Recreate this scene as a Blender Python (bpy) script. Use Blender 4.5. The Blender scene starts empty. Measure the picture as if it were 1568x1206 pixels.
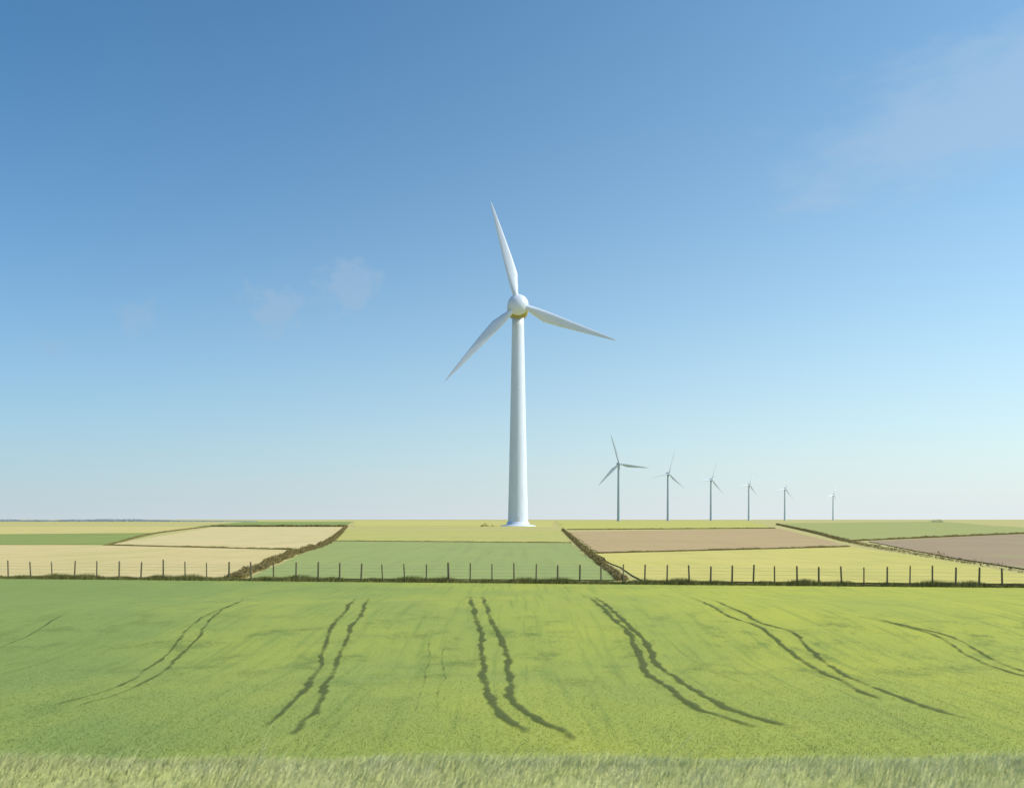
import bpy, math, random
import numpy as np
from mathutils import Vector, Matrix
random.seed(3); rng=np.random.default_rng(7)
sc=bpy.context.scene
SUN_EL=40; SUN_AZ=96

def lin(c):
    return tuple((x/255/12.92) if x/255<=0.04045 else ((x/255+0.055)/1.055)**2.4 for x in c)
def alb(c,k=0.85):
    return tuple(min(0.85,x*k) for x in lin(c))+(1,)

# ------------------------------------------------------------ node helpers
class NT:
    def __init__(s,tree): s.t=tree
    def n(s,typ,**kw):
        nd=s.t.nodes.new(typ)
        for k,v in kw.items():
            if k.startswith('i_'):
                key=k[2:]; key=int(key) if key.isdigit() else key
                s.set(nd.inputs[key],v)
            else: setattr(nd,k,v)
        return nd
    def set(s,inp,v):
        if isinstance(v,bpy.types.NodeSocket): s.t.links.new(v,inp)
        else: inp.default_value=v
    def math(s,op,a,b=0.0,clamp=False):
        nd=s.t.nodes.new('ShaderNodeMath'); nd.operation=op; nd.use_clamp=clamp
        s.set(nd.inputs[0],a); s.set(nd.inputs[1],b); return nd.outputs[0]
    def vmath(s,op,a,b):
        nd=s.t.nodes.new('ShaderNodeVectorMath'); nd.operation=op
        s.set(nd.inputs[0],a); s.set(nd.inputs[1],b); return nd.outputs[0]
    def mix(s,f,a,b,mode='MIX'):
        nd=s.t.nodes.new('ShaderNodeMix'); nd.data_type='RGBA'; nd.blend_type=mode
        s.set(nd.inputs[0],f); s.set(nd.inputs[6],a); s.set(nd.inputs[7],b); return nd.outputs[2]
    def ramp(s,v,lo,hi):
        nd=s.t.nodes.new('ShaderNodeMapRange'); nd.interpolation_type='SMOOTHSTEP'
        s.set(nd.inputs[0],v); nd.inputs[1].default_value=lo; nd.inputs[2].default_value=hi; return nd.outputs[0]
    def noise(s,vec,scale,detail=3,rough=.55):
        nd=s.t.nodes.new('ShaderNodeTexNoise'); s.set(nd.inputs['Vector'],vec)
        nd.inputs['Scale'].default_value=scale; nd.inputs['Detail'].default_value=detail
        nd.inputs['Roughness'].default_value=rough; return nd.outputs[0]
    def scale(s,vec,xyz):
        nd=s.t.nodes.new('ShaderNodeMapping'); s.set(nd.inputs[0],vec); nd.inputs['Scale'].default_value=xyz; return nd.outputs[0]

def new_mat(name):
    m=bpy.data.materials.new(name); m.use_nodes=True; m.node_tree.nodes.clear()
    h=NT(m.node_tree); return m,h
def finish(h,col,rough=.9,transl=0.0,alpha=None,bump=None,spec=.2,up=0):
    if up:
        b=h.n('ShaderNodeBsdfDiffuse'); h.set(b.inputs['Color'],col)
    else:
        b=h.n('ShaderNodeBsdfPrincipled'); h.set(b.inputs['Base Color'],col); h.set(b.inputs['Roughness'],rough)
        b.inputs['Specular IOR Level'].default_value=spec
    if up:  # soft foliage shading: blend leaf normals towards the canopy normal
        gN=h.n('ShaderNodeNewGeometry').outputs['Normal']
        bump=h.vmath('NORMALIZE',h.vmath('ADD',gN,(0,0,up)),(0,0,0))
    if bump is not None: h.set(b.inputs['Normal'],bump)
    out=b.outputs[0]
    if transl>0:
        t=h.n('ShaderNodeBsdfTranslucent'); h.set(t.inputs[0],col)
        m=h.n('ShaderNodeMixShader'); m.inputs[0].default_value=transl
        h.t.links.new(out,m.inputs[1]); h.t.links.new(t.outputs[0],m.inputs[2]); out=m.outputs[0]
    if alpha is not None:
        t=h.n('ShaderNodeBsdfTransparent'); m=h.n('ShaderNodeMixShader'); h.set(m.inputs[0],alpha)
        h.t.links.new(t.outputs[0],m.inputs[1]); h.t.links.new(out,m.inputs[2]); out=m.outputs[0]
    o=h.n('ShaderNodeOutputMaterial'); h.t.links.new(out,o.inputs[0])
def bumpn(h,height,strength,dist):
    b=h.n('ShaderNodeBump'); h.set(b.inputs['Height'],height); b.inputs['Strength'].default_value=strength
    b.inputs['Distance'].default_value=dist; return b.outputs[0]
def pos(h): return h.n('ShaderNodeTexCoord').outputs['Object']
def sep(h,v):
    s=h.n('ShaderNodeSeparateXYZ'); h.set(s.inputs[0],v); return s.outputs

# ------------------------------------------------------------ mesh helpers
def obj(name,me,mat=None,parent=None,smooth=False):
    o=bpy.data.objects.new(name,me); sc.collection.objects.link(o)
    if mat is not None: me.materials.append(mat)
    if parent is not None: o.parent=parent
    if smooth: me.polygons.foreach_set('use_smooth',[True]*len(me.polygons))
    return o
def np_mesh(name,V,F):
    V=np.asarray(V,dtype=np.float32); F=np.asarray(F,dtype=np.int32); k=F.shape[1]
    me=bpy.data.meshes.new(name); me.vertices.add(len(V)); me.vertices.foreach_set('co',V.ravel())
    me.loops.add(F.size); me.loops.foreach_set('vertex_index',F.ravel())
    me.polygons.add(len(F)); me.polygons.foreach_set('loop_start',np.arange(0,F.size,k,dtype=np.int32))
    me.polygons.foreach_set('loop_total',np.full(len(F),k,dtype=np.int32))
    me.update(calc_edges=True); me.validate(); return me
def empty(name,loc=(0,0,0)):
    e=bpy.data.objects.new(name,None); sc.collection.objects.link(e); e.location=loc; return e

def sst(t):
    t=np.clip(t,0,1); return t*t*(3-2*t)
def terrain(x,y):
    x=np.asarray(x,float); y=np.asarray(y,float)
    z=2.1*(1-sst((y-8.3)/7.2))
    z=z+0.4*np.exp(-((y-43-0.05*x)/8)**2)-0.25*np.exp(-((y-30)/5)**2)
    z=z+0.06*np.sin(x*.21+1)*np.sin(y*.15)*sst((y-14)/5)*(1-sst((y-50)/12))
    return z

# ------------------------------------------------------------ ground
CK=.88
def crop_colour(h,p):
    xs=sep(h,p)
    X,Y=xs[0],xs[1]
    n1=h.noise(h.scale(p,(1,.6,1)),.13,4,.6)
    n2=h.noise(h.scale(p,(1,.8,1)),.55,5,.7)
    n3=h.noise(h.scale(p,(3.0,.10,1)),1.1,3,.6)
    n4=h.noise(p,7,4,.7)
    # the crop colour gets yellower towards the right-hand end and the fence
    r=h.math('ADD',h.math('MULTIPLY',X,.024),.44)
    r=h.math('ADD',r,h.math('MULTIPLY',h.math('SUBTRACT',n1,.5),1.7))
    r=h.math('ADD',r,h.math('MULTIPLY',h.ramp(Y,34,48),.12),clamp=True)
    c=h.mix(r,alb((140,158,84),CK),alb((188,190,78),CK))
    d=h.ramp(h.math('ADD',n2,h.math('MULTIPLY',h.math('SUBTRACT',n4,.5),.6)),.48,.74)
    slope_shade=h.math('MULTIPLY',h.ramp(Y,23,30),h.math('SUBTRACT',1.0,h.ramp(Y,36,43)))  # shading of the slope into the hollow, painted as darker crop patches
    c=h.mix(h.math('MULTIPLY',d,h.math('ADD',h.math('MULTIPLY',slope_shade,.6),.22)),c,alb((106,124,60),CK))
    c=h.mix(h.math('MULTIPLY',h.ramp(n3,.48,.72),.42),c,alb((116,140,68),CK))
    c=h.mix(h.math('MULTIPLY',h.ramp(n4,.45,.75),.2),c,alb((200,206,118),CK))
    return c,n4
m_ground,h=new_mat('ground_mat')
p=pos(h); s=sep(h,p)
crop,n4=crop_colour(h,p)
far=h.mix(h.noise(p,.012,3),alb((214,196,132)),alb((200,196,116)))
far=h.mix(h.math('MULTIPLY',h.noise(p,.6,4,.7),.3),far,alb((172,158,100)))
bank=h.mix(h.noise(p,3,4),alb((172,178,108),1.1),alb((190,188,124),1.1))
line=h.math('ADD',s[1],h.math('MULTIPLY',s[0],.13))
isfar=h.math('GREATER_THAN',line,65.0)
wob=h.math('ADD',s[1],h.math('MULTIPLY',h.noise(p,.8,3),2.0))
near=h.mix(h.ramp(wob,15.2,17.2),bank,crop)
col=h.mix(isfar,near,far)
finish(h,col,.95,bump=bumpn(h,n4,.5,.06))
def axis(parts):
    a=[]
    for st,en,d in parts: a+=list(np.arange(st,en,d))
    return a
ys=axis([(-60,0,5),(0,70,.5)])+list(70*1.06**np.arange(0,117))
xr=axis([(0,60,1.0)])+list(60*1.12**np.arange(0,62))
xs_=sorted([-v for v in xr[1:]]+xr)
ys=np.array(ys); xs_=np.array(xs_)
gx,gy=np.meshgrid(xs_,ys); gz=terrain(gx,gy)
V=np.stack([gx.ravel(),gy.ravel(),gz.ravel()],1)
nx=len(xs_); ny=len(ys)
i,j=np.meshgrid(np.arange(nx-1),np.arange(ny-1)); a=(j*nx+i).ravel()
F=np.stack([a,a+1,a+nx+1,a+nx],1)
obj('ground',np_mesh('ground',V,F),m_ground,smooth=True)

# ------------------------------------------------------------ far fields
def field_mat(name,c1,c2,ang):
    m,h=new_mat(name); p=pos(h)
    n=h.noise(p,.03,3); n2=h.noise(p,1.2,4,.7)
    mp=h.n('ShaderNodeMapping'); h.set(mp.inputs[0],p); mp.inputs['Rotation'].default_value=(0,0,math.radians(ang)); mp.inputs['Scale'].default_value=(.9,.02,1)
    n3=h.noise(mp.outputs[0],1.0,3,.6)
    n5=h.noise(h.scale(p,(1,.5,1)),.12,5,.65)
    c=h.mix(h.ramp(n,.35,.65),alb(c1),alb(c2))
    c=h.mix(h.math('MULTIPLY',h.ramp(n5,.46,.68),.36),c,alb((178,180,98)))
    c=h.mix(h.math('MULTIPLY',h.ramp(n3,.45,.7),.36),c,tuple(v*.76 for v in alb(c1)[:3])+(1,))
    c=h.mix(h.math('MULTIPLY',h.ramp(n2,.45,.7),.3),c,tuple(min(1,v*1.15) for v in alb(c2)[:3])+(1,))
    finish(h,c,.95); return m
TAN=((228,204,144),(220,200,136)); 
fields=[
('wheat_field',*TAN,60,[(-220,165),(-71.3,158),(-32.5,134),(-22.5,76),(-22,70),(-39,71.5),(-140,84)]),
('wheat_field',(230,206,146),(222,204,146),40,[(-72.7,166),(-172,525),(-97,525),(-41,203),(-31,147),(-34,139)]),
('grass_field',(144,160,82),(152,164,86),20,[(-260,255),(-153,274),(-115.5,300),(-72,163),(-230,169)]),
('wheat_field',(216,202,120),(220,200,130),10,[(-260,258),(-153,277),(-118,304),(-190,573),(-520,573)]),
('grass_field',(140,160,84),(150,164,88),0,[(-204,590),(-526,1800),(-314,1800),(-106,580)]),
('barley_field',(214,202,110),(208,198,116),0,[(-436,2520),(119,2520),(22.8,500),(-87,500)]),
('barley_field',(202,194,108),(196,192,108),80,[(-76.8,420),(21,394),(11.5,178),(-38,194)]),
('grass_field',(160,172,100),(164,174,102),85,[(-37.5,188),(11.2,173),(9,110),(7.6,67),(-20,69.5),(-26,110)]),
('barley_field',(200,196,98),(206,200,106),5,[(122,2520),(650,2520),(205,740),(132,470),(24,430)]),
('ploughed_field',(202,172,124),(196,168,120),15,[(20.5,331),(130,445),(56.5,152),(11.5,124)]),
('barley_field',(222,206,116),(214,202,108),75,[(10.8,118),(54.5,147),(49,110),(41.5,74),(41,62),(9.5,66)]),
('grass_field',(172,176,102),(176,178,106),10,[(304,1050),(984,2100),(271,485),(205,335),(170,304),(71.7,193)]),
('ploughed_field',(180,154,122),(174,150,118),30,[(72,185),(168,292),(260,320),(280,60),(44,62),(45,78),(52,110)]),
('grass_field',(160,170,96),(152,166,90),30,[(-140,83),(-220,162),(-420,180),(-420,110)]),
('wheat_field',*TAN,30,[(-235,172),(-265,252),(-530,560),(-900,560),(-700,190)]),
]
for k,(nm,c1,c2,ang,pts) in enumerate(fields):
    z=.03+.006*k
    vs=[]
    for a,b in zip(pts,pts[1:]+pts[:1]):
        L=math.dist(a,b); n=max(2,min(40,int(L/6)))
        for t in range(n):
            f=t/n; j=.25+.002*L
            vs.append((a[0]+(b[0]-a[0])*f+random.uniform(-j,j)*(t>0)*.6,a[1]+(b[1]-a[1])*f+random.uniform(-j,j)*(t>0)*.6,z))
    me=bpy.data.meshes.new(nm); me.from_pydata(vs,[],[list(range(len(vs)))]); me.update()
    obj(nm,me,field_mat(nm+'_mat',c1,c2,ang))

# ------------------------------------------------------------ tractor tracks in the crop
tracks=[
([(-19.79,41.1),(-18.7,36.17),(-18.36,32.79),(-18.06,29.26)],.7,.10),
([(-24.5,44),(-22.7,38),(-22.5,33),(-22,28)],.7,.10),
([(-16.32,57.26),(-13.75,44.88),(-13.12,37.94),(-12.41,33.79),(-11.64,29.68),(-10.8,25.04),(-10.95,22.57),(-11.6,20.71)],.7,.12),
([(-15.3,55.79),(-12.93,39.89),(-11.98,35.03),(-11.64,32.66),(-10.88,28.8),(-10.22,24.5),(-10.6,22.34),(-11.12,20.38)],.8,.14),
([(-8.96,53.61),(-7.32,41.18),(-7.02,36.53),(-6.43,31.7),(-6.01,28.63),(-5.53,24.64),(-5.31,21.3),(-5.31,19.12)],1,.18),
([(-8.33,53.5),(-6.74,41.2),(-6.38,36.6),(-5.88,31.8),(-5.38,28),(-4.7,23.1),(-4.55,20.3),(-4.6,18.3)],1,.18),
([(-2.41,53.6),(-1.6,40.1),(-1.07,34.1),(-.77,29.3),(-.6,24.6),(-.3,21.8),(.23,19.7),(.48,18.4)],1.3,.21),
([(-1.72,52.5),(-.95,39.1),(-.34,34.1),(-.04,28.6),(.19,23.4),(.67,20.6),(1.19,19.3),(1.3,18.3),(.95,17.9)],1.3,.21),
([(3.95,53),(4.15,41.2),(4.56,35.9),(4.38,30.5),(4.37,25.9),(4.48,22.3),(4.94,20.6),(5.68,19.1)],1.3,.21),
([(4.6,53),(4.75,40.1),(5.2,35.3),(5.03,30.5),(4.97,25.2),(5.12,22),(5.8,20.3),(6.7,19)],1.2,.20),
([(9.8,52.3),(9.45,40.6),(10.1,36.8),(9.78,32.2),(9.52,28),(9.27,24.2),(9.5,22.3)],1.1,.17),
([(10.4,51),(10.2,39.1),(10.75,35.6),(10.4,31.5),(9.98,27.6),(9.83,23.9),(10.15,21.3),(11.1,19.8)],1.1,.18),
([(13.8,42.5),(15.3,38.6),(16.2,35),(15.6,31.4),(15.0,26.8),(14.9,23.5)],.9,.15),
([(14.9,41.2),(16,37),(16.6,34.7),(16.2,31.7),(15.7,28.2),(15.6,25.2)],.9,.15),
([(19.6,38.4),(20.9,37.3),(22.8,34.7),(21,30)],.7,.12),
([(20.2,40.8),(21.7,39.3),(23.6,36.7),(22.8,31)],.7,.12),
([(-3.2,38),(-2.9,32),(-2.5,27),(-2.2,21)],.45,.07),([(-2.6,36),(-2.35,31),(-1.95,26),(-1.75,21)],.45,.07),
([(5.9,36),(6.1,31),(6.5,27),(6.9,23)],.45,.07),([(11.9,44),(12.9,40),(13.2,36),(12.8,31)],.45,.07),
]
def catmull(P,step):
    P=[np.array(q,float) for q in P]; P=[2*P[0]-P[1]]+P+[2*P[-1]-P[-2]]; out=[]
    for i in range(1,len(P)-2):
        n=max(2,int(np.linalg.norm(P[i+1]-P[i])/step))
        for k in range(n):
            t=k/n
            out.append(.5*((2*P[i])+(-P[i-1]+P[i+1])*t+(2*P[i-1]-5*P[i]+4*P[i+1]-P[i+2])*t*t+(-P[i-1]+3*P[i]-3*P[i+1]+P[i+2])*t**3))
    out.append(P[-2]); return np.array(out)
m_track,h=new_mat('track_soil_mat'); p=pos(h)
at=h.n('ShaderNodeAttribute',attribute_name='fade')
nn=h.noise(p,2.2,5,.7); nb=h.noise(p,.45,3,.6)
al=h.math('MULTIPLY',at.outputs['Fac'],h.math('ADD',h.math('MULTIPLY',h.ramp(nb,.35,.62),.6),.45))
al=h.math('MULTIPLY',h.ramp(h.math('ADD',al,h.math('MULTIPLY',h.math('SUBTRACT',nn,.5),1.0)),.1,.95),h.ramp(at.outputs['Fac'],0,.35))
al=h.math('MULTIPLY',al,.74)
finish(h,h.mix(nn,alb((80,92,48)),alb((116,126,70))),.95,alpha=al)
V=[];F=[];FD=[]
for pts,str_,w in tracks:
    C=catmull(pts,.2); n=len(C); T=np.gradient(C,axis=0); T/=np.linalg.norm(T,axis=1)[:,None]; N=np.stack([T[:,1],-T[:,0]],1)
    wig=np.cumsum(rng.normal(0,.014,n)); wig-=np.linspace(wig[0],wig[-1],n); wig+=.03*np.sin(np.arange(n)*.2*1.1+rng.uniform(0,6))
    sm=lambda a: np.convolve(np.pad(a,1,mode='edge'),[.25,.5,.25],'valid')
    wl=w*.5*sm((1+.5*rng.normal(size=n)).clip(.4,2)); wr=w*.5*sm((1+.5*rng.normal(size=n)).clip(.4,2))
    t=np.linspace(0,1,n); fd=str_*np.minimum(sst(t/.3)*.75+.25*sst(t/.05),sst((1-t)/.06))
    b=len(V)
    for q in range(n):
        for off,ff in ((-wl[q]*1.5,0),(-wl[q]*.35,1),(wr[q]*.35,1),(wr[q]*1.5,0)):
            x,y=C[q]+N[q]*(off+wig[q]); V.append((x,y,float(terrain(x,y))+.02)); FD.append(float(fd[q])*ff)
    for q in range(n-1):
        for k in range(3): F.append((b+4*q+k,b+4*q+k+1,b+4*q+k+5,b+4*q+k+4))
me=np_mesh('tractor_tracks',V,F); at=me.attributes.new('fade','FLOAT','POINT'); at.data.foreach_set('value',FD)
obj('tractor_tracks',me,m_track)

# ------------------------------------------------------------ blades helper
def blades(n,X,Y,Z,H,W,lean,segs=2):
    az=rng.uniform(0,2*math.pi,n); la=rng.normal(.25,.5,n)
    dx=np.cos(az)*W/2; dy=np.sin(az)*W/2
    L=rng.uniform(.2,1,n)*lean*H
    lx=np.cos(la)*L; ly=np.sin(la)*L
    rows=[]
    for k in range(segs):
        t=k/segs; ww=1-.45*t
        cx=X+lx*t*t; cy=Y+ly*t*t; cz=Z+H*t*(1-.15*lean*t)
        rows+= [np.stack([cx-dx*ww,cy-dy*ww,cz],1),np.stack([cx+dx*ww,cy+dy*ww,cz],1)]
    rows.append(np.stack([X+lx,Y+ly,Z+H*(1-.15*lean)],1))
    m=len(rows); V=np.stack(rows,1).reshape(-1,3); b=np.arange(n)*m; F=[]
    for k in range(segs-1):
        F+= [np.stack([b+2*k,b+2*k+1,b+2*k+3],1),np.stack([b+2*k,b+2*k+3,b+2*k+2],1)]
    k=segs-1; F.append(np.stack([b+2*k,b+2*k+1,b+2*k+2],1))
    return V,np.concatenate(F)

# young crop blades on the near field
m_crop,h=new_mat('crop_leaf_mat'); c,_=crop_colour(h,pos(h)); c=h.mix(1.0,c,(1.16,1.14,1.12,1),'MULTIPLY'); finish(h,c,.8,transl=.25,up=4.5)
n=110000
Y=16.5/(1-rng.uniform(0,1,n)*.68); X=rng.uniform(-.68,.68,n)*Y
dmin=np.full(n,9.0)
for pts,s_,w in tracks:
    if s_<.9: continue
    C=catmull(pts,.4); C=C[np.argsort(C[:,1])]
    xi=np.interp(Y,C[:,1],C[:,0],left=99,right=99)
    dmin=np.minimum(dmin,np.abs(X-xi))
k=(dmin>.08)&(rng.uniform(0,1,n)>sst((Y-18)/26)); X=X[k];Y=Y[k];n=len(X)
V,F=blades(n,X,Y,terrain(X,Y),rng.uniform(.02,.042,n),rng.uniform(.008,.015,n),1.0,1)
obj('young_crop',np_mesh('young_crop',V,F),m_crop)

# dry grass on the bank in the foreground
m_gr,h=new_mat('dry_grass_mat'); p=pos(h)
g=h.noise(p,2.5,3); g2=h.noise(p,30,2)
c=h.mix(h.ramp(g,.35,.65),alb((202,206,132),1.35),alb((222,218,154),1.35))
c=h.mix(h.math('MULTIPLY',h.ramp(g2,.5,.7),.25),c,alb((178,186,110),1.2))
finish(h,c,.8,transl=.25,up=3.2)
n=130000
Y=rng.uniform(3.0,10.5,n); X=rng.uniform(-1,1,n)*(Y*.62+1.5)
V,F=blades(n,X,Y,terrain(X,Y)-.01,rng.uniform(.07,.17,n)*(1+.3*np.sin(X*2.1)*np.sin(Y*1.3+X)),rng.uniform(.003,.007,n),.9,3)
Vs=[V];Fs=[F]; off=len(V)
# taller seed stalks in loose clumps
n=300; cl=rng.uniform(-1,1,24); cy=rng.uniform(6.5,9.5,24); q=rng.integers(0,24,n)
Y=cy[q]+rng.normal(0,.08,n); X=cl[q]*(cy[q]*.60)+rng.normal(0,.12,n)
V,F=blades(n,X,Y,terrain(X,Y)-.01,rng.uniform(.2,.52,n),rng.uniform(.004,.009,n),1.0,3)
Vs.append(V);Fs.append(F+off)
obj('grass',np_mesh('grass',np.concatenate(Vs),np.concatenate(Fs)),m_gr)

# ------------------------------------------------------------ hedges
def leaf_mat(name,c1,c2,sc_=1.5,up=.8):
    m,h=new_mat(name); g=h.noise(pos(h),sc_,4,.7)
    finish(h,h.mix(h.ramp(g,.35,.65),alb(c1),alb(c2)),.9,transl=.25,up=up); return m
m_hedge=leaf_mat('hedge_leaf_mat',(126,114,72),(166,150,98))
m_marg=leaf_mat('margin_leaf_mat',(146,134,84),(170,156,100))
m_verge=leaf_mat('verge_grass_mat',(104,108,60),(140,140,84))
def hedge(name,pts,h0,w,dens,leaf,mat):
    C=catmull([p_ for p_ in pts],1.0) if len(pts)>2 else np.linspace(pts[0],pts[1],40)
    seg=np.linalg.norm(np.diff(C,axis=0),axis=1); cum=np.concatenate([[0],np.cumsum(seg)])
    n=int(dens*min(cum[-1],600)); u=rng.uniform(0,1,n)
    if cum[-1]>600: u=u**.5
    wgt=1/np.maximum(np.interp(u*cum[-1],cum,C[:,1]),60); keep=rng.uniform(0,1,n)<wgt/wgt.max()+.15; u=u[keep]; n=len(u)
    d=u*cum[-1]; cx=np.interp(d,cum,C[:,0]); cy=np.interp(d,cum,C[:,1])
    grow=.6+.4*sst(d/50)
    hh=h0*grow*(1+.3*np.sin(d*.31)+.25*np.sin(d*.83+2)+.2*np.sin(d*2.1)); ww=w*(.6+.4*grow)*(1+.2*np.sin(d*.5+1))
    r=np.sqrt(rng.uniform(0,1,n)); th=rng.uniform(0,math.pi,n)
    jx=r*np.cos(th)*ww/2; jz=r*np.sin(th)*hh
    T=np.stack([np.interp(d+.5,cum,C[:,0])-np.interp(d-.5,cum,C[:,0]),np.interp(d+.5,cum,C[:,1])-np.interp(d-.5,cum,C[:,1])],1)
    T/=np.linalg.norm(T,axis=1)[:,None]+1e-9
    P=np.stack([cx+T[:,1]*jx,cy-T[:,0]*jx,jz+.02],1)
    sz=leaf*rng.uniform(.6,1.4,n)*np.maximum(1,cy/160)
    D=rng.normal(size=(n,3,3)); D/=np.linalg.norm(D,axis=2)[:,:,None]
    V=(P[:,None,:]+D*sz[:,None,None]); V[:,:,2]=np.maximum(V[:,:,2],0.0); V=V.reshape(-1,3); F=np.arange(3*n).reshape(-1,3)
    return obj(name,np_mesh(name,V,F),mat)
hedge('hedgerow',[(-21,69),(-27.7,114.5),(-39.8,203),(-104,573)],.55,1.6,260,.11,m_hedge)
hedge('hedgerow',[(8.1,67),(9.9,114.5),(13.1,191),(21.9,394)],.45,1.0,260,.10,m_hedge)
hedge('hedgerow',[(42,61),(43.6,77.8),(50.2,110.5),(66.3,180),(110,340),(228,787)],.5,1.2,260,.12,m_hedge)
hedge('field_margin',[(-71.3,160),(-32.9,136)],.2,.9,220,.09,m_marg)
hedge('field_margin',[(10.9,121),(55,149.5)],.2,.7,220,.09,m_marg)
hedge('field_margin',[(70,189),(170,298)],.3,1.0,200,.12,m_marg)
hedge('field_margin',[(-37.6,191),(11.5,176)],.12,.6,130,.09,m_marg)
hedge('field_margin',[(-72,164),(-116.6,302),(-190,575)],.22,.8,100,.11,m_marg)
hedge('field_margin',[(-190,578),(-104,576)],.5,1.2,160,.2,m_marg)
hedge('field_margin',[(24,396),(132,458)],.2,.8,70,.13,m_marg)

# ------------------------------------------------------------ wire fence with its rough verge
m_post,h=new_mat('weathered_post_mat'); p=pos(h)
finish(h,h.mix(h.noise(h.scale(p,(8,8,1)),3,4),alb((100,94,72)),alb((138,128,100))),.9)
m_wire,h=new_mat('wire_mat'); finish(h,(.35,.35,.33,1),.6)
fence=empty('wire_fence')
fy=lambda x:65-.13*x
V=[];F=[]
x=-75.0
while x<62:
    y=fy(x); H=1.35+random.uniform(-.08,.08); r=.058*random.uniform(.8,1.2); lx=random.uniform(-.06,.06); ly=random.uniform(-.04,.04)
    if random.random()<.08: r*=1.35; H+=.1
    b=len(V)
    for z,rr in ((-.1,r),(H-.05,r*.95),(H,r*.6)):
        for k in range(8):
            a=k*math.pi/4; V.append((x+rr*math.cos(a)+lx*z/H,y+rr*math.sin(a)+ly*z/H,z))
    for s_ in range(2):
        for k in range(8): F.append((b+s_*8+k,b+s_*8+(k+1)%8,b+s_*8+8+(k+1)%8,b+s_*8+8+k))
    F.append(tuple(b+16+k for k in range(8)))
    x+=(1.55-.0065*min(x,15))*random.uniform(.97,1.03)
me=bpy.data.meshes.new('posts'); me.from_pydata(V,[],F); me.update(); obj('posts',me,m_post,fence)
V=[];F=[]
for z in (.45,.7,.95,1.15):
    b=len(V); xsf=np.arange(-75,62,1.5)
    for q,xx in enumerate(xsf):
        zz=z+.012*math.sin(q*1.7+z*9)
        for k in range(4):
            a=k*math.pi/2; V.append((xx,fy(xx)+.005*math.cos(a)-.06,zz+.005*math.sin(a)))
    for q in range(len(xsf)-1):
        for k in range(4): F.append((b+4*q+k,b+4*q+(k+1)%4,b+4*q+4+(k+1)%4,b+4*q+4+k))
me=bpy.data.meshes.new('wires'); me.from_pydata(V,[],F); me.update(); obj('wires',me,m_wire,fence)
n=90000; X=rng.uniform(-75,62,n); Y=fy(X)+rng.normal(0,.35,n)
V,F=blades(n,X,Y,np.zeros(n),rng.uniform(.14,.40,n)*(1+.3*np.sin(X*.7)+.2*np.sin(X*2.3)),rng.uniform(.02,.05,n),.6,1)
obj('grass_verge',np_mesh('grass_verge',V,F),m_verge)

# ------------------------------------------------------------ distant trees
def shrub(name,x,y,w,hgt,mat,n=500):
    P=rng.normal(size=(n,3)); P/=np.linalg.norm(P,axis=1)[:,None]; P*=(rng.uniform(.3,1,n)**.5)[:,None]
    lob=1+.25*np.sin(P[:,0]*5+x)+.2*np.sin(P[:,2]*6)
    P=np.stack([x+P[:,0]*w/2,y+P[:,1]*w/4,np.abs(P[:,2])*hgt*lob],1)
    D=rng.normal(size=(n,3,3)); D/=np.linalg.norm(D,axis=2)[:,:,None]
    V=(P[:,None,:]+D*(hgt*.12*rng.uniform(.6,1.4,n))[:,None,None]).reshape(-1,3); V[:,2]=np.maximum(V[:,2],0)
    return obj(name,np_mesh(name,V,np.arange(3*n).reshape(-1,3)),mat)
shrub('shrub',-17.5,585,6,1.8,m_hedge); shrub('shrub',-12.5,580,3,1.2,m_hedge,200)
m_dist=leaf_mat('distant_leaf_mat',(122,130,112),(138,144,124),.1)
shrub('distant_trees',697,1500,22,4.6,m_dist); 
m_far=leaf_mat('far_wood_haze_mat',(160,178,190),(174,190,200),.02)  # blue-grey distance haze mixed into the leaf colour
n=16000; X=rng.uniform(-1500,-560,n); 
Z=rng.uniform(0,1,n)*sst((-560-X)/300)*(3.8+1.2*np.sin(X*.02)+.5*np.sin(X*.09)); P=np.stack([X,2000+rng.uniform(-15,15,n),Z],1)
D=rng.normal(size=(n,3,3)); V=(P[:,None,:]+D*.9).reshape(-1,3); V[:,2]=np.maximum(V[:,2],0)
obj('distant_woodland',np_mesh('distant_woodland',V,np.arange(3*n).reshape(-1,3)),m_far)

# ------------------------------------------------------------ wind turbines
def paint(name,c,k=1.0,rough=.45):
    m,h=new_mat(name); g=h.noise(h.scale(pos(h),(1,1,.15)),.6,4,.6)
    a=tuple(min(.85,v*k) for v in lin(c)); b=tuple(v*.93 for v in a)
    finish(h,h.mix(h.ramp(g,.4,.7),a+(1,),b+(1,)),rough,spec=.4); return m
m_white=paint('white_turbine_paint',(208,216,230))
m_conc=paint('concrete_mat',(205,205,196),rough=.9)
m_olive=paint('bearing_ring_mat',(160,150,82),rough=.6)
def lathe(name,prof,mat,parent,seg=48,axis='Z',center=(0,0,0),smooth=True):
    V=[];F=[]
    for r,z in prof:
        for k in range(seg):
            a=2*math.pi*k/seg
            v=(r*math.cos(a),r*math.sin(a),z) if axis=='Z' else (r*math.cos(a),-z,r*math.sin(a))
            V.append(tuple(v[q]+center[q] for q in range(3)))
    for s_ in range(len(prof)-1):
        for k in range(seg):
            F.append((s_*seg+k,s_*seg+(k+1)%seg,(s_+1)*seg+(k+1)%seg,(s_+1)*seg+k))
    F.append(tuple(reversed(range(seg)))); F.append(tuple((len(prof)-1)*seg+k for k in range(seg)))
    me=bpy.data.meshes.new(name); me.from_pydata(V,[],F); me.update()
    o=obj(name,me,mat,parent,smooth=False)
    me.polygons.foreach_set('use_smooth',[len(p_.vertices)==4 for p_ in me.polygons])
    return o
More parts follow.
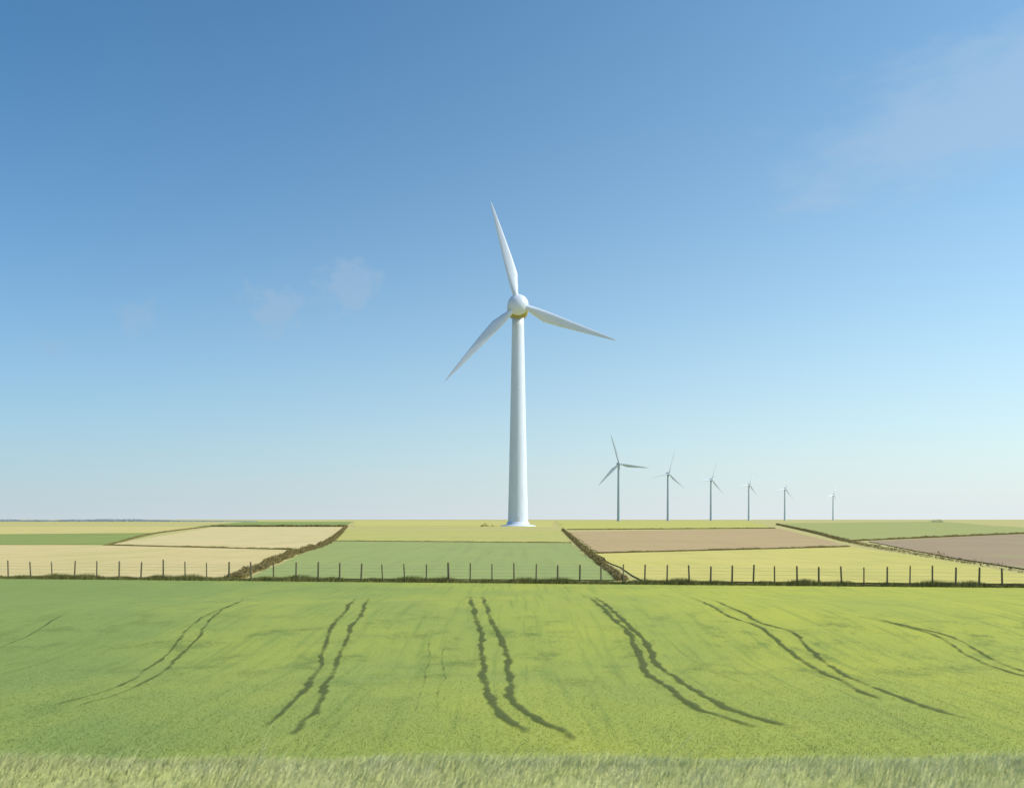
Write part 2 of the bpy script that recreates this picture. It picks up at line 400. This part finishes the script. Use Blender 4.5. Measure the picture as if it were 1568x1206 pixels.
def blade_mesh(name,L,chord,root_r,thin=1.0):
    prof=[(.0,root_r*2,1.0,0),(.05,root_r*2,1.0,0),(.12,chord*.72,.55,.10),(.24,chord,.30,.2),(.4,chord*.86,.22,.2),(.6,chord*.62,.18,.18),(.8,chord*.38,.16,.14),(.93,chord*.2,.15,.08),(1.0,chord*.03,.15,.0)]
    seg=20; V=[];F=[]
    T=np.linspace(0,1,34)
    pt=[q[0] for q in prof]
    for t in T:
        c=np.interp(t,pt,[q[1] for q in prof]); th=np.interp(t,pt,[q[2] for q in prof]); sh=np.interp(t,pt,[q[3] for q in prof])
        tw=math.radians(24*(1-t)**2+4)
        for k in range(seg):
            a=2*math.pi*k/seg; x=math.cos(a)*c/2+sh*c; y=math.sin(a)*c*th/2*thin
            V.append((x*math.cos(tw)-y*math.sin(tw),x*math.sin(tw)+y*math.cos(tw)-.02*L*t*t,t*L))
    for s_ in range(len(T)-1):
        for k in range(seg): F.append((s_*seg+k,s_*seg+(k+1)%seg,(s_+1)*seg+(k+1)%seg,(s_+1)*seg+k))
    F.append(tuple((len(T)-1)*seg+k for k in range(seg))); F.append(tuple(reversed(range(seg))))
    me=bpy.data.meshes.new(name); me.from_pydata(V,[],F); me.update(); return me
def turbine(x,y,hub,L,rb,rt,hr,chord,angles,yaw,mat,pad=True,lens=None):
    e=empty('wind_turbine',(x,y,0)); e.rotation_euler=(0,0,math.radians(yaw))
    top=hub-hr*.75; ty=rt*1.2+(hr*.9 if pad else 0)
    prof=[(rb*1.03,0),(rb,hub*.01)]
    for k in range(1,21):
        t=k/20; prof.append((rb+(rt-rb)*(t**.9),.01*hub+(top-.01*hub)*t))
    lathe('tower',prof,mat,e,center=(0,ty,0))
    if pad:
        lathe('foundation_plinth',[(rb*1.8,-.5),(rb*1.75,.4),(rb*1.3,.9),(rb*1.12,1.3),(rb*1.1,2.6),(rb*1.02,2.9)],mat,e,center=(0,ty,0))
        for z in (hub*.33,hub*.63):
            r=rb+(rt-rb)*((z/top)**.9)
            lathe('tower_flange',[(r*1.0,z-.25),(r*1.008,z-.2),(r*1.008,z+.2),(r*1.0,z+.25)],mat,e,center=(0,ty,0))
        # service door at the tower foot
        me=bpy.data.meshes.new('door'); yb=ty-rb
        me.from_pydata([(-.7,yb-.12,2.9),(.7,yb-.12,2.9),(.7,yb-.06,5.6),(.35,yb-.05,6.0),(-.35,yb-.05,6.0),(-.7,yb-.06,5.6)],[],[(0,1,2,3,4,5)]); me.update()
        obj('door',me,m_conc,e)
        k2=.9
    else: k2=0
    lathe('nacelle',[(hr*.2,-hr*(3.0+k2)),(hr*.7,-hr*(2.8+k2)),(hr*.88,-hr*(1.9+k2)),(hr*.92,-hr*(1.35+k2)),(hr*.92,-hr*(1.3+k2))],mat,e,axis='Y',center=(0,0,hub))
    lathe('nacelle_collar',[(hr*.93,-hr*(1.4+k2)),(hr*1.0,-hr*(1.3+k2)),(hr*1.0,-hr*.1),(hr*.9,hr*.0)],m_olive if pad else mat,e,axis='Y',center=(0,0,hub))
    lathe('hub_spinner',[(hr*.8,hr*.03)]+[(hr*math.cos(a)*.98,hr*.15+hr*.85*math.sin(a)) for a in np.linspace(0,math.pi/2*.97,12)],mat,e,axis='Y',center=(0,0,hub))
    if pad:
        lathe('yaw_bearing',[(rt*1.0,top-.6),(rt*1.15,top-.3),(rt*1.15,top+1.4),(rt*1.0,top+1.8)],m_olive,e,center=(0,ty,0))
    for q,a in enumerate(angles):
        l=L if lens is None else lens[q]
        b=obj('blade_%d'%(q+1),blade_mesh('blade',l-hr*.5,chord,chord*.24),mat,e,smooth=True)
        ry=math.radians(90-a); R=Matrix.Rotation(ry,4,'Y')
        d=Vector((math.cos(math.radians(a)),0,math.sin(math.radians(a))))*hr*.5
        b.matrix_local=Matrix.Translation(Vector((d.x,-hr*.42,hub+d.z)))@R
    return e
turbine(4,600,145,69,6.8,3.9,7.0,7.2,[105,-20.5,226.5],0,m_white,True)
def haze_paint(k):  # aerial haze put into the paint: base colour pales with distance
    return paint('turbine_haze_paint_%d'%k,[(172,184,196),(182,193,204),(190,201,212),(203,212,221),(207,216,224),(218,226,232)][k],1.0,.7)
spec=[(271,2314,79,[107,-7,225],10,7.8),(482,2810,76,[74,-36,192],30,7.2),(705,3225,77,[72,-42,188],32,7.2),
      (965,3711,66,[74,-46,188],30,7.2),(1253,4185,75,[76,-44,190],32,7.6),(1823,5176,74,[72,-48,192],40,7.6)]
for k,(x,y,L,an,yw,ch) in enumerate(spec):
    turbine(x,y,145,L,4.2+.25*k,2.8+.2*k,4.6,ch,an,yw,haze_paint(k),False)

# ------------------------------------------------------------ world
w=bpy.data.worlds.new("World"); sc.world=w; w.use_nodes=True
h=NT(w.node_tree); bg=w.node_tree.nodes['Background']
sky=h.n('ShaderNodeTexSky',sky_type='NISHITA',sun_disc=False,sun_elevation=math.radians(SUN_EL),sun_rotation=math.radians(SUN_AZ))
sky.dust_density=.6; sky.air_density=1.0; sky.ozone_density=2.0
g=h.n('ShaderNodeTexCoord').outputs['Generated']
S=sep(h,g)
el=h.math('MAXIMUM',S[2],0.0)
haze=h.math('POWER',2.718,h.math('MULTIPLY',el,-6.1))
haze=h.math('MULTIPLY',haze,.97)
side=h.ramp(S[0],-.7,.6)
ST=.12
gain=h.mix(side,(.29,.84,1.12,1),(1.02,1.44,1.46,1))
skyc=h.mix(1.0,sky.outputs[0],gain,'MULTIPLY')
hl=tuple(v/ST for v in lin((196,209,218)))+(1,); hr_=tuple(v/ST for v in lin((229,236,239)))+(1,)
hc=h.mix(side,hl,hr_)
c=h.mix(haze,skyc,hc)
def veil(dirv,rad,strength,seed,amp=2.2,sc3=(3,3,9),soft=1.0,tilt=18):
    d=Vector(dirv).normalized()
    vm=h.n('ShaderNodeVectorMath',operation='SUBTRACT'); h.set(vm.inputs[0],g); vm.inputs[1].default_value=d
    rot=h.n('ShaderNodeMapping'); h.set(rot.inputs[0],vm.outputs[0]); rot.inputs['Rotation'].default_value=(0,math.radians(tilt),0)
    sc2=h.n('ShaderNodeVectorMath',operation='MULTIPLY'); h.set(sc2.inputs[0],rot.outputs[0]); sc2.inputs[1].default_value=rad
    ln=h.n('ShaderNodeVectorMath',operation='LENGTH'); h.set(ln.inputs[0],sc2.outputs[0])
    nz=h.noise(h.scale(g,(sc3[0]+seed,sc3[1],sc3[2])),2.2,5,.62)
    r=h.math('ADD',ln.outputs['Value'],h.math('MULTIPLY',h.math('SUBTRACT',nz,.5),amp))
    return h.math('MULTIPLY',h.math('SUBTRACT',1.0,h.ramp(r,.3,soft)),strength)
vs=[veil((.56,1,.475),(4.2,4.2,15),.52,0,2.0,(4,4,10),1.15,14),
    veil((-.253,1,.232),(24,24,32),.42,5,2.6,(14,14,20)),veil((-.178,1,.256),(22,22,32),.42,3,2.6,(14,14,20)),
    veil((-.41,1,.225),(36,36,44),.3,2,2.6,(14,14,20)),veil((-.50,1,.19),(50,50,70),.3,4,2.4,(14,14,20))]
v=vs[0]
for q in vs[1:]: v=h.math('MAXIMUM',v,q)
cl=h.mix(side,tuple(v_/ST for v_ in lin((158,184,208)))+(1,),tuple(v_/ST for v_ in lin((172,199,225)))+(1,))
c=h.mix(v,c,cl)
h.set(bg.inputs[0],c); bg.inputs[1].default_value=ST

# ------------------------------------------------------------ sun
sl=bpy.data.lights.new('sun','SUN'); sl.energy=4.5; sl.angle=math.radians(.5); sl.color=(1,.93,.83)
so=bpy.data.objects.new('sun',sl); sc.collection.objects.link(so)
e_,a_=math.radians(SUN_EL),math.radians(SUN_AZ)
sd=Vector((math.sin(a_)*math.cos(e_),math.cos(a_)*math.cos(e_),math.sin(e_)))
so.rotation_euler=sd.to_track_quat('Z','Y').to_euler(); so.location=(60,-20,80)

# ------------------------------------------------------------ camera
cam=bpy.data.cameras.new('Camera'); co=bpy.data.objects.new('Camera',cam); sc.collection.objects.link(co); sc.camera=co
co.location=(0,0,4.5); co.rotation_euler=(math.radians(90),0,0)
cam.lens=32.14; cam.shift_y=192/1568; cam.clip_start=.1; cam.clip_end=200000
cam.dof.use_dof=True; cam.dof.focus_distance=300; cam.dof.aperture_fstop=2.0
sc.view_settings.view_transform='Standard'; sc.view_settings.look='None'; sc.view_settings.exposure=0
